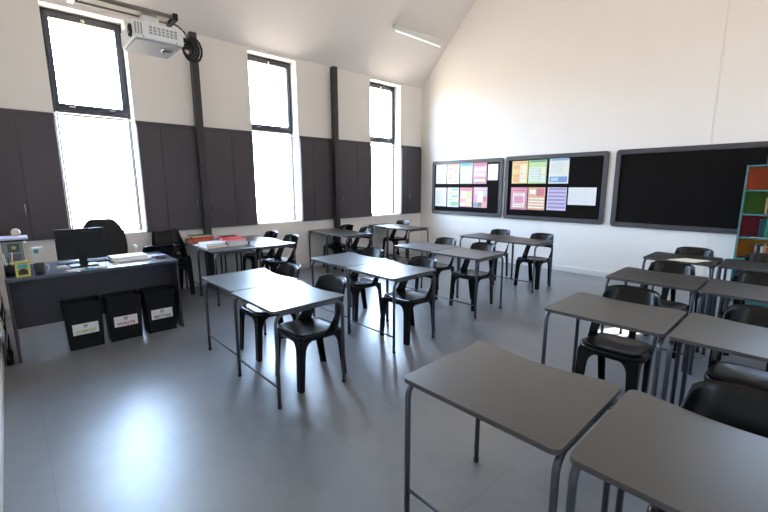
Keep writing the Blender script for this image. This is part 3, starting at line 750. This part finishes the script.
# bins
def bin_(y0, y1, lab, text, tcol, first_=False):
    cx, cy = 1.80, (y0 + y1) / 2
    r = thing('waste_bin', lab, 'bin', (cx, cy, 0), 0, 'black bins under the teacher desk')
    hw, d, h = (y1 - y0) / 2, .12, .47
    bm = B(); t = .006
    def ring(z, q, ins): return [bm.verts.new((x, y, z)) for x, y in rrect(-d * q + ins, d * q - ins, -hw * q + ins, hw * q - ins, .02, 3)]
    R_ = [ring(.0005, .90, 0), ring(h - .05, .985, 0), ring(h - .045, 1.0, 0), ring(h, 1.0, 0), ring(h, 1.0, t), ring(h - .05, .985, t), ring(.012, .90, t)]
    n = len(R_[0])
    for a, b in zip(R_, R_[1:]):
        for k in range(n): bm.faces.new((a[k], a[(k + 1) % n], b[(k + 1) % n], b[k]))
    bm.faces.new(R_[0][::-1]); bm.faces.new(R_[-1])
    obj('bin_body', bm, M['binblack'], r)
    bm = B(); add_box(bm, -d + .008, d - .008, -hw + .008, hw - .008, h - .075, h - .067); obj('liner', bm, M['black'], r)
    # label plate follows the sloped front (x = +d)
    sl = math.atan((.085 * d) / (h - .05)); zc = .205
    xq = d * (.90 + .085 * (zc / (h - .05)))
    Rm = Matrix.Translation((xq + .0012, .0, zc)) @ Matrix.Rotation(sl, 4, 'Y')
    bm = B(); add_box(bm, 0, .001, -.105, .105, -.055, .055, rot=Rm); o = obj('sticker', bm, M['paper'], r); o['label'] = 'white sticker'
    cu = bpy.data.curves.new('t', 'FONT'); cu.body = text; cu.size = .044; cu.align_x = 'CENTER'; cu.extrude = .0002; cu.resolution_u = 2
    cu.offset = .0012
    tmp = bpy.data.objects.new('t', cu); COL.objects.link(tmp)
    dg = bpy.context.evaluated_depsgraph_get(); me = bpy.data.meshes.new_from_object(tmp.evaluated_get(dg))
    bpy.data.objects.remove(tmp)
    xs = [v.co.x for v in me.vertices]; s = .165 / (max(xs) - min(xs))
    me.transform(Matrix.Translation((0, 0, 0)) @ Matrix.Diagonal((min(s, 1.15), 1, 1, 1)))
    # text plane xy -> yz facing +x
    me.transform(Matrix(((0, 0, 1, 0), (1, 0, 0, 0), (0, 1, 0, 0), (0, 0, 0, 1))))
    me.transform(Rm @ Matrix.Translation((.0014, 0, -.042)))
    me.materials.clear(); me.materials.append(tcol)
    o = bpy.data.objects.new('lettering', me); COL.objects.link(o); o.parent = r
    # small crest: ring of three bent bars
    bm = B()
    for k in range(3):
        a0 = k * 2 * PI / 3 + .3
        pts = [(.0016, .015 * math.sin(a0 + q), .028 + .015 * math.cos(a0 + q)) for q in (0, .5, 1.0, 1.5)]
        add_tube(bm, [Rm @ Vector(p) for p in pts], .0035, 6)
    add_tube(bm, [Rm @ Vector((.001, 0, .028)), Rm @ Vector((.0022, 0, .028))], .007, 10)
    obj('emblem', bm, colm('crest', 70, 66, 72), r)
bin_(.262, .572, 'black bin with pale green lettering on its sticker, left of the three bins', 'COMPOST', colm('tgreen', 176, 186, 66))
bin_(.602, .918, 'black bin whose sticker reads WASTE in red, middle of the three bins', 'WASTE', colm('tred', 185, 60, 70))
bin_(.945, 1.262, 'black bin whose sticker reads RECYCLE in dark blue, right of the three bins', 'RECYCLE', colm('tblue', 58, 58, 110))

# office chair behind the desk
oc = thing('office_chair', 'dark padded office chair with a high round back behind the monitor', 'chair', (.70, .86, 0), -PI / 2 + .05)
# local: faces +y? here backrest at -y, sitter looks +y
for k in range(5):
    a = k * 2 * PI / 5 + .3; c, s = math.cos(a), math.sin(a)
    bm = B(); add_tube(bm, [(0, 0, .10), (c * .15, s * .15, .095), (c * .27, s * .27, .07)], [.022, .018, .013], 8); l = obj('leg', bm, M['black'], oc)
    bm = B(); add_tube(bm, [(c * .27 - s * .02, s * .27 + c * .02, .028), (c * .27 + s * .02, s * .27 - c * .02, .028)], .0275, 12); obj('castor', bm, M['black'], l)
    bm = B(); add_tube(bm, [(c * .27, s * .27, .03), (c * .27, s * .27, .07)], .008, 8); obj('castor_stem', bm, M['steel'], l)
bm = B(); add_tube(bm, [(0, 0, .09), (0, 0, .25), (0, 0, .2501), (0, 0, .41)], [.028, .028, .016, .016], 14); obj('gas_lift', bm, M['steel'], oc)
bm = B(); add_prism(bm, rrect(-.24, .24, -.22, .23, .09, 6), .42, .49); obj('seat', bm, M['fabric'], oc, .02)
bm = B()
rings = []
for i in range(9):
    v = i / 8; z = .56 + .62 * v; hw = .262 * (1 - .50 * max(0, (v - .45) / .55) ** 2.6) * (.86 + .14 * min(1, v * 3)); rings.append((z, hw))
A = []
for z, hw in rings:
    row = []
    for j in range(9):
        u = -1 + j / 4; row.append((u * hw, -.245 + .05 * (u * u) - .06 * ((z - .56) / .62), z))
    A.append(row)
F_ = [[bm.verts.new((x, y + .028, z)) for x, y, z in r_] for r_ in A]; K_ = [[bm.verts.new((x, y - .028, z)) for x, y, z in r_] for r_ in A]
for i in range(8):
    for j in range(8):
        bm.faces.new((F_[i][j], F_[i][j + 1], F_[i + 1][j + 1], F_[i + 1][j])); bm.faces.new((K_[i][j + 1], K_[i][j], K_[i + 1][j], K_[i + 1][j + 1]))
for i in range(8):
    bm.faces.new((F_[i][0], F_[i + 1][0], K_[i + 1][0], K_[i][0])); bm.faces.new((F_[i + 1][8], F_[i][8], K_[i][8], K_[i + 1][8]))
for j in range(8):
    bm.faces.new((F_[0][j + 1], F_[0][j], K_[0][j], K_[0][j + 1])); bm.faces.new((F_[8][j], F_[8][j + 1], K_[8][j + 1], K_[8][j]))
o = obj('backrest', bm, M['fabric'], oc, smooth=True); md = o.modifiers.new('sub', 'SUBSURF'); md.levels = 1; md.render_levels = 2
bm = B(); add_tube(bm, [(0, -.05, .415), (0, -.26, .42), (0, -.30, .50), (0, -.285, .62)], .018, 8); obj('back_bracket', bm, M['black'], oc)
# files on the window-side desks
def folder(x, y, a, lx, ly, z, h, col, lab, spine=None, group='folders on the window-side desks', pagecol=None):
    r = thing('ring_binder', lab, 'folder', (x, y, z), a, group)
    t = .004
    bm = B(); add_box(bm, -lx / 2, lx / 2, -ly / 2, ly / 2, 0, t); add_box(bm, -lx / 2, lx / 2, -ly / 2, ly / 2, h - t, h); add_box(bm, -lx / 2, lx / 2, ly / 2 - t, ly / 2, t, h - t)
    obj('cover', bm, col, r, .001)
    obj('pages', bx(-lx / 2 + .008, lx / 2 - .012, -ly / 2 + .01, ly / 2 - t - .001, t + .0004, h - t - .0004), pagecol or M['paper'], r)
    if spine: 
        o = obj('spine_end', bx(lx / 2 + .0005, lx / 2 + .012, -ly / 2, ly / 2 * .2, .001, h - .001), spine, r, .002); o['label'] = 'black binder end'
    return r
zt = DH + .0008
brown = colm('f_brown', 176, 104, 66); green = colm('f_green', 96, 146, 100); redm = colm('f_red', 214, 70, 56); wht = colm('f_white', 226, 226, 232); navy = colm('f_navy', 50, 52, 86)
tag_o = obj('cardboard_file', bx(-.17, .17, -.14, .14, 0, .045), brown, bevel=.003); tag_o.location = (.24, 2.10, zt); tag(tag_o, 'flat brown cardboard file box under the green folder at the wall', 'file box', 'folders on the window-side desks')
folder(.23, 2.15, PI / 2, .30, .22, zt + .0465, .030, redm, 'red ring binder between the brown file box and the green folder', pagecol=redm)
folder(.21, 2.14, PI / 2, .30, .22, zt + .078, .022, green, 'green folder on top of the red binder beside the first column')
o = obj('paper_sheet', bx(-.1, .1, -.09, .09, 0, .002), M['paper']); o.location = (.60, 2.01, zt); o.rotation_euler = (0, 0, .1); tag(o, 'white paper at the front corner of the desk with folders', 'paper')
folder(.92, 2.07, PI / 2 + .05, .30, .30, zt, .03, colm('f_cream', 214, 200, 176), 'cream binder at the bottom of the front stack of folders')
folder(.90, 2.06, PI / 2, .29, .29, zt + .0315, .032, wht, 'white binder on the cream binder, front stack of folders', spine=M['black'])
folder(.93, 2.41 - .03, PI / 2, .30, .28, zt, .045, colm('f_cream2', 220, 214, 196), 'thick cream binder with black end under the red folders', spine=M['black'])
folder(.90, 2.37, PI / 2 - .08, .30, .25, zt + .0465, .018, colm('f_lilac', 196, 190, 214), 'lilac folder below the two red folders')
folder(.87, 2.38, PI / 2 + .1, .31, .24, zt + .066, .018, redm, 'lower of the two bright red folders')
folder(.80, 2.36, PI / 2 - .05, .30, .23, zt + .0855, .016, colm('f_red2', 206, 58, 48), 'upper of the two bright red folders, under the navy notebook')
o = obj('notebook', bx(-.05, .05, -.11, .11, 0, .014), navy, bevel=.002); o.location = (.70, 2.37, zt + .103); o.rotation_euler = (0, 0, .1)
tag(o, 'small navy notebook on the red folders', 'notebook')

# ------------------------------------------------------------------ projector on its wall boom
pj = thing('projector', 'white boxy short-throw projector hanging from the boom at upper left', 'projector', (3.425, .868, 2.532)); pj.scale = (.86, 1.05, 1.05)
bm = B(); 
add_box(bm, -.205, .20, -.145, .145, .012, .112); obj('casing', bm, M['white'], pj, .008)
obj('underside', bx(-.19, .185, -.13, .13, .0, .0118), M['projgrey'], pj, .002)
bm = B()
for k in range(7):
    for j in range(3): add_box(bm, .2003, .2015, -.055 + k * .024, -.038 + k * .024, .045 + j * .017, .057 + j * .017)
obj('vent', bm, colm('ventgrey', 150, 150, 150), pj)
bm = B()
for k in range(3): add_box(bm, .2003, .2015, -.135 + k * .016, -.126 + k * .016, .03, .10)
obj('side_grille', bm, colm('ventgrey', 150, 150, 150), pj)
bm = B(); add_lathe(bm, [(.038, 0), (.038, .012), (.03, .012), (.026, .004)], seg=24)
bmesh.ops.rotate(bm, verts=bm.verts, matrix=Matrix.Rotation(PI / 2, 3, 'X')); bmesh.ops.translate(bm, verts=bm.verts, vec=(.14, -.1455, .055)); obj('lens_ring', bm, M['black'], pj)
bm = B(); add_lathe(bm, [(.022, 0), (.015, .008), (.004, .011)], seg=20)
bmesh.ops.rotate(bm, verts=bm.verts, matrix=Matrix.Rotation(PI / 2, 3, 'X')); bmesh.ops.translate(bm, verts=bm.verts, vec=(.14, -.150, .055)); obj('lens', bm, M['lens'], pj)
bm = B()
for p in ((.2003, -.09, .022), (.2003, .10, .022)): add_tube(bm, [p, (p[0] + .002, p[1], p[2])], .004, 8)
obj('screw', bm, colm('screwgrey', 90, 90, 92), pj)
bm = B(); add_box(bm, .02, .10, .04, .10, -.006, -.0002); add_tube(bm, [(0, .06, -.0003), (0, .06, -.01)], .012, 10); obj('control_plate', bm, M['chrome'], pj, .002)
bo = thing('projector_boom', 'steel twin-rail boom reaching from the front wall above the projector', 'boom', (3.47, L0, 2.74))
ye = .98 - L0
for dx in (-.06, .06):
    bm = B(); add_tube(bm, [(dx, .012, 0), (dx, ye, 0)], .014, 10); obj('rail', bm, colm('railgrey', 120, 116, 108), bo)
obj('wall_plate', bx(-.12, .12, .001, .012, -.10, .10), M['white'], bo, .003)
obj('centre_channel', bx(-.042, .042, .013, ye - .01, -.008, .012), colm('railcream', 190, 180, 160), bo, .002)
obj('end_cap', bx(-.085, .085, ye, ye + .03, -.022, .022), M['black'], bo, .004)
obj('clamp', bx(-.08, .08, .43 - L0 - .02, .43 - L0 + .02, -.022, .03), M['frame'], bo, .003)
obj('hanger', bx(-.05, .03, .80 - L0, .90 - L0, -.084, -.0155), M['white'], bo, .004)
obj('hanger_plate', bx(-.065, .065, .27 - L0, .31 - L0, -.03, .03), M['white'], bo, .004)
# connectors and looping cables
cb = thing('cable_bundle', 'black connectors and looping cables hanging at the right end of the projector', 'cables', (3.45, 1.02, 2.60))
bm = B()
for k, z in enumerate((-.005, .025, -.03)):
    obj('plug', bx(-.02 + .032 * k, .010 + .032 * k, .005, .075, z - .014, z + .014), M['black'], cb, .003)
for k in range(4):
    r0 = .05 + .012 * k
    pts = [(.03 * k - .02, .07, .0 - .01 * k)]
    for q in range(0, 11):
        a = PI / 2 - q * PI * 1.5 / 10
        pts.append((.03 * k - .02, .08 + r0 * .75 * math.cos(a), -.01 - .01 * k + r0 * math.sin(a)))
    bm = B(); add_tube(bm, pts, .008, 8); obj('cable', bm, M['black'], cb)
bm = B(); add_tube(bm, [(.02, .052, .01), (.02, .075, .03), (.02, .05, .08), (.02, 0.01, .11), (.02, -.03, .122)], .006, 8); obj('cable', bm, M['black'], cb)

# ceiling light
lx, lz = .745, EAVE + SL * .745
cl = thing('ceiling_light', 'slim white batten light on the sloping ceiling near the back wall', 'ceiling light', (lx, 5.80, lz), 0)
th_ = math.atan(SL)
Rl = Matrix.Rotation(-th_, 4, 'Y')
def LB(x0, x1, y0, y1, z0, z1): bm = B(); add_box(bm, x0, x1, y0, y1, z0, z1, rot=Rl); return bm
obj('batten', LB(-.03, .03, 0, 1.45, -.05, -.001), M['white'], cl, .003)
obj('reflector', LB(-.075, .075, .005, 1.445, -.062, -.0505), M['white'], cl, .002)
bm = B(); add_tube(bm, [Rl @ Vector((-.05, .04, -.078)), Rl @ Vector((-.05, 1.41, -.078))], .010, 12); o = obj('tube', bm, M['tube'], cl); o['label'] = 'lit fluorescent tube'
bm = B()
for y in (.02, 1.41): add_box(bm, -.068, -.034, y, y + .018, -.095, -.0625, rot=Rl)
obj('lampholder', bm, M['white'], cl)

# cables by the teacher desk
rn = random.Random(3)
pc = thing('power_cables', 'tangle of black and white cables at the left end of the teacher desk', 'cables', (1.75, -.16, 0))
for k in range(6):
    x = -.22 + .075 * k; pts = []
    for q in range(9):
        t = q / 8; pts.append((x + .05 * math.sin(q * 1.3 + k), .012 * math.cos(q * 1.7 + k), .76 - .75 * t + .01))
    bm = B(); add_tube(bm, pts, .006, 7); obj('cable', bm, M['white'] if k in (1, 4) else M['black'], pc, smooth=True)
obj('power_strip', bx(-.17, .17, -.022, .022, .0008, .04), M['black'], pc, .004)

# ------------------------------------------------------------------ light
wd = bpy.data.worlds.new('sky'); scene.world = wd; wd.use_nodes = True
SKY_LOW = (32, 43, 60); SKY_HIGH = (12, 18, 29); GROUND = (27.5, 23, 18.8); SIDE = .10
wn, wl = wd.node_tree.nodes, wd.node_tree.links
bg = wn['Background']; bg.inputs['Strength'].default_value = 1.0
# blue sky above the horizon, sunlit warm ground below it; the +x half is dimmed to weaken fill from the right windows
def wnode(t, **k):
    n = wn.new(t)
    for a, v in k.items(): setattr(n, a, v)
    return n
wt = wnode('ShaderNodeTexCoord'); wsx = wnode('ShaderNodeSeparateXYZ'); wl.new(wt.outputs['Generated'], wsx.inputs['Vector'])
rz_ = wnode('ShaderNodeMapRange'); rz_.inputs['From Min'].default_value = -.06; rz_.inputs['From Max'].default_value = .10
wl.new(wsx.outputs['Z'], rz_.inputs['Value'])
wm = wnode('ShaderNodeMix', data_type='VECTOR'); wm.inputs[4].default_value = GROUND; 
wh = wnode('ShaderNodeMix', data_type='VECTOR'); wh.inputs[4].default_value = SKY_LOW; wh.inputs[5].default_value = SKY_HIGH
rh_ = wnode('ShaderNodeMapRange'); rh_.inputs['From Min'].default_value = .35; rh_.inputs['From Max'].default_value = .75
wl.new(wsx.outputs['Z'], rh_.inputs['Value']); wl.new(rh_.outputs['Result'], wh.inputs['Factor']); wl.new(wh.outputs[1], wm.inputs[5])
wl.new(rz_.outputs['Result'], wm.inputs['Factor'])
rx_ = wnode('ShaderNodeMapRange'); rx_.inputs['From Min'].default_value = -.3; rx_.inputs['From Max'].default_value = .3
rx_.inputs['To Min'].default_value = 1; rx_.inputs['To Max'].default_value = SIDE
wl.new(wsx.outputs['X'], rx_.inputs['Value'])
ws = wnode('ShaderNodeVectorMath', operation='SCALE'); wl.new(wm.outputs[1], ws.inputs[0]); wl.new(rx_.outputs['Result'], ws.inputs['Scale'])
wl.new(ws.outputs['Vector'], bg.inputs['Color'])
sun = bpy.data.lights.new('sun', 'SUN'); sun.energy = 48; sun.color = (1, .95, .88); sun.angle = math.radians(.53)
so = bpy.data.objects.new('sun', sun); COL.objects.link(so)
so.rotation_euler = Vector((.25, .58, .735)).to_track_quat('Z', 'Y').to_euler(); so.location = (9, 12, 9)
def portal(a, b, x, face):
    l = bpy.data.lights.new('daylight_portal', 'AREA'); l.shape = 'RECTANGLE'; l.size = HEAD - SILL; l.size_y = b - a
    l.cycles.is_portal = True
    o = bpy.data.objects.new('daylight_portal', l); COL.objects.link(o); o.location = (x, (a + b) / 2, (HEAD + SILL) / 2)
    o.rotation_euler = (0, -PI / 2 if face > 0 else PI / 2, 0)
for a, b in OPEN: portal(a, b, -.27, 1)
for a, b in OPEN_FILL: portal(a, b, W + .27, -1)

# ------------------------------------------------------------------ camera
yaw, pitch, roll = -.8205, .1752, .0022
f = Vector((math.sin(yaw) * math.cos(pitch), math.cos(yaw) * math.cos(pitch), -math.sin(pitch)))
r = f.cross(Vector((0, 0, 1))).normalized(); d = f.cross(r)
c, s = math.cos(roll), math.sin(roll)
rr, dd = c * r + s * d, -s * r + c * d
cam = bpy.data.cameras.new('camera'); co = bpy.data.objects.new('camera', cam); COL.objects.link(co)
cam.sensor_width = 36; cam.lens = 400 / 768 * 36; cam.clip_start = .02
mw = Matrix((( rr.x, -dd.x, -f.x, 6.71), (rr.y, -dd.y, -f.y, 0), (rr.z, -dd.z, -f.z, 1.6), (0, 0, 0, 1)))
co.matrix_world = mw
scene.camera = co
scene.view_settings.view_transform = 'Standard'; scene.view_settings.look = 'None'
scene.view_settings.exposure = 0.0; scene.view_settings.gamma = 1
scene.view_settings.use_curve_mapping = False
scene.cycles.max_bounces = 14; scene.cycles.diffuse_bounces = 10; scene.cycles.glossy_bounces = 5; scene.cycles.transparent_max_bounces = 12
scene.cycles.sample_clamp_indirect = 6
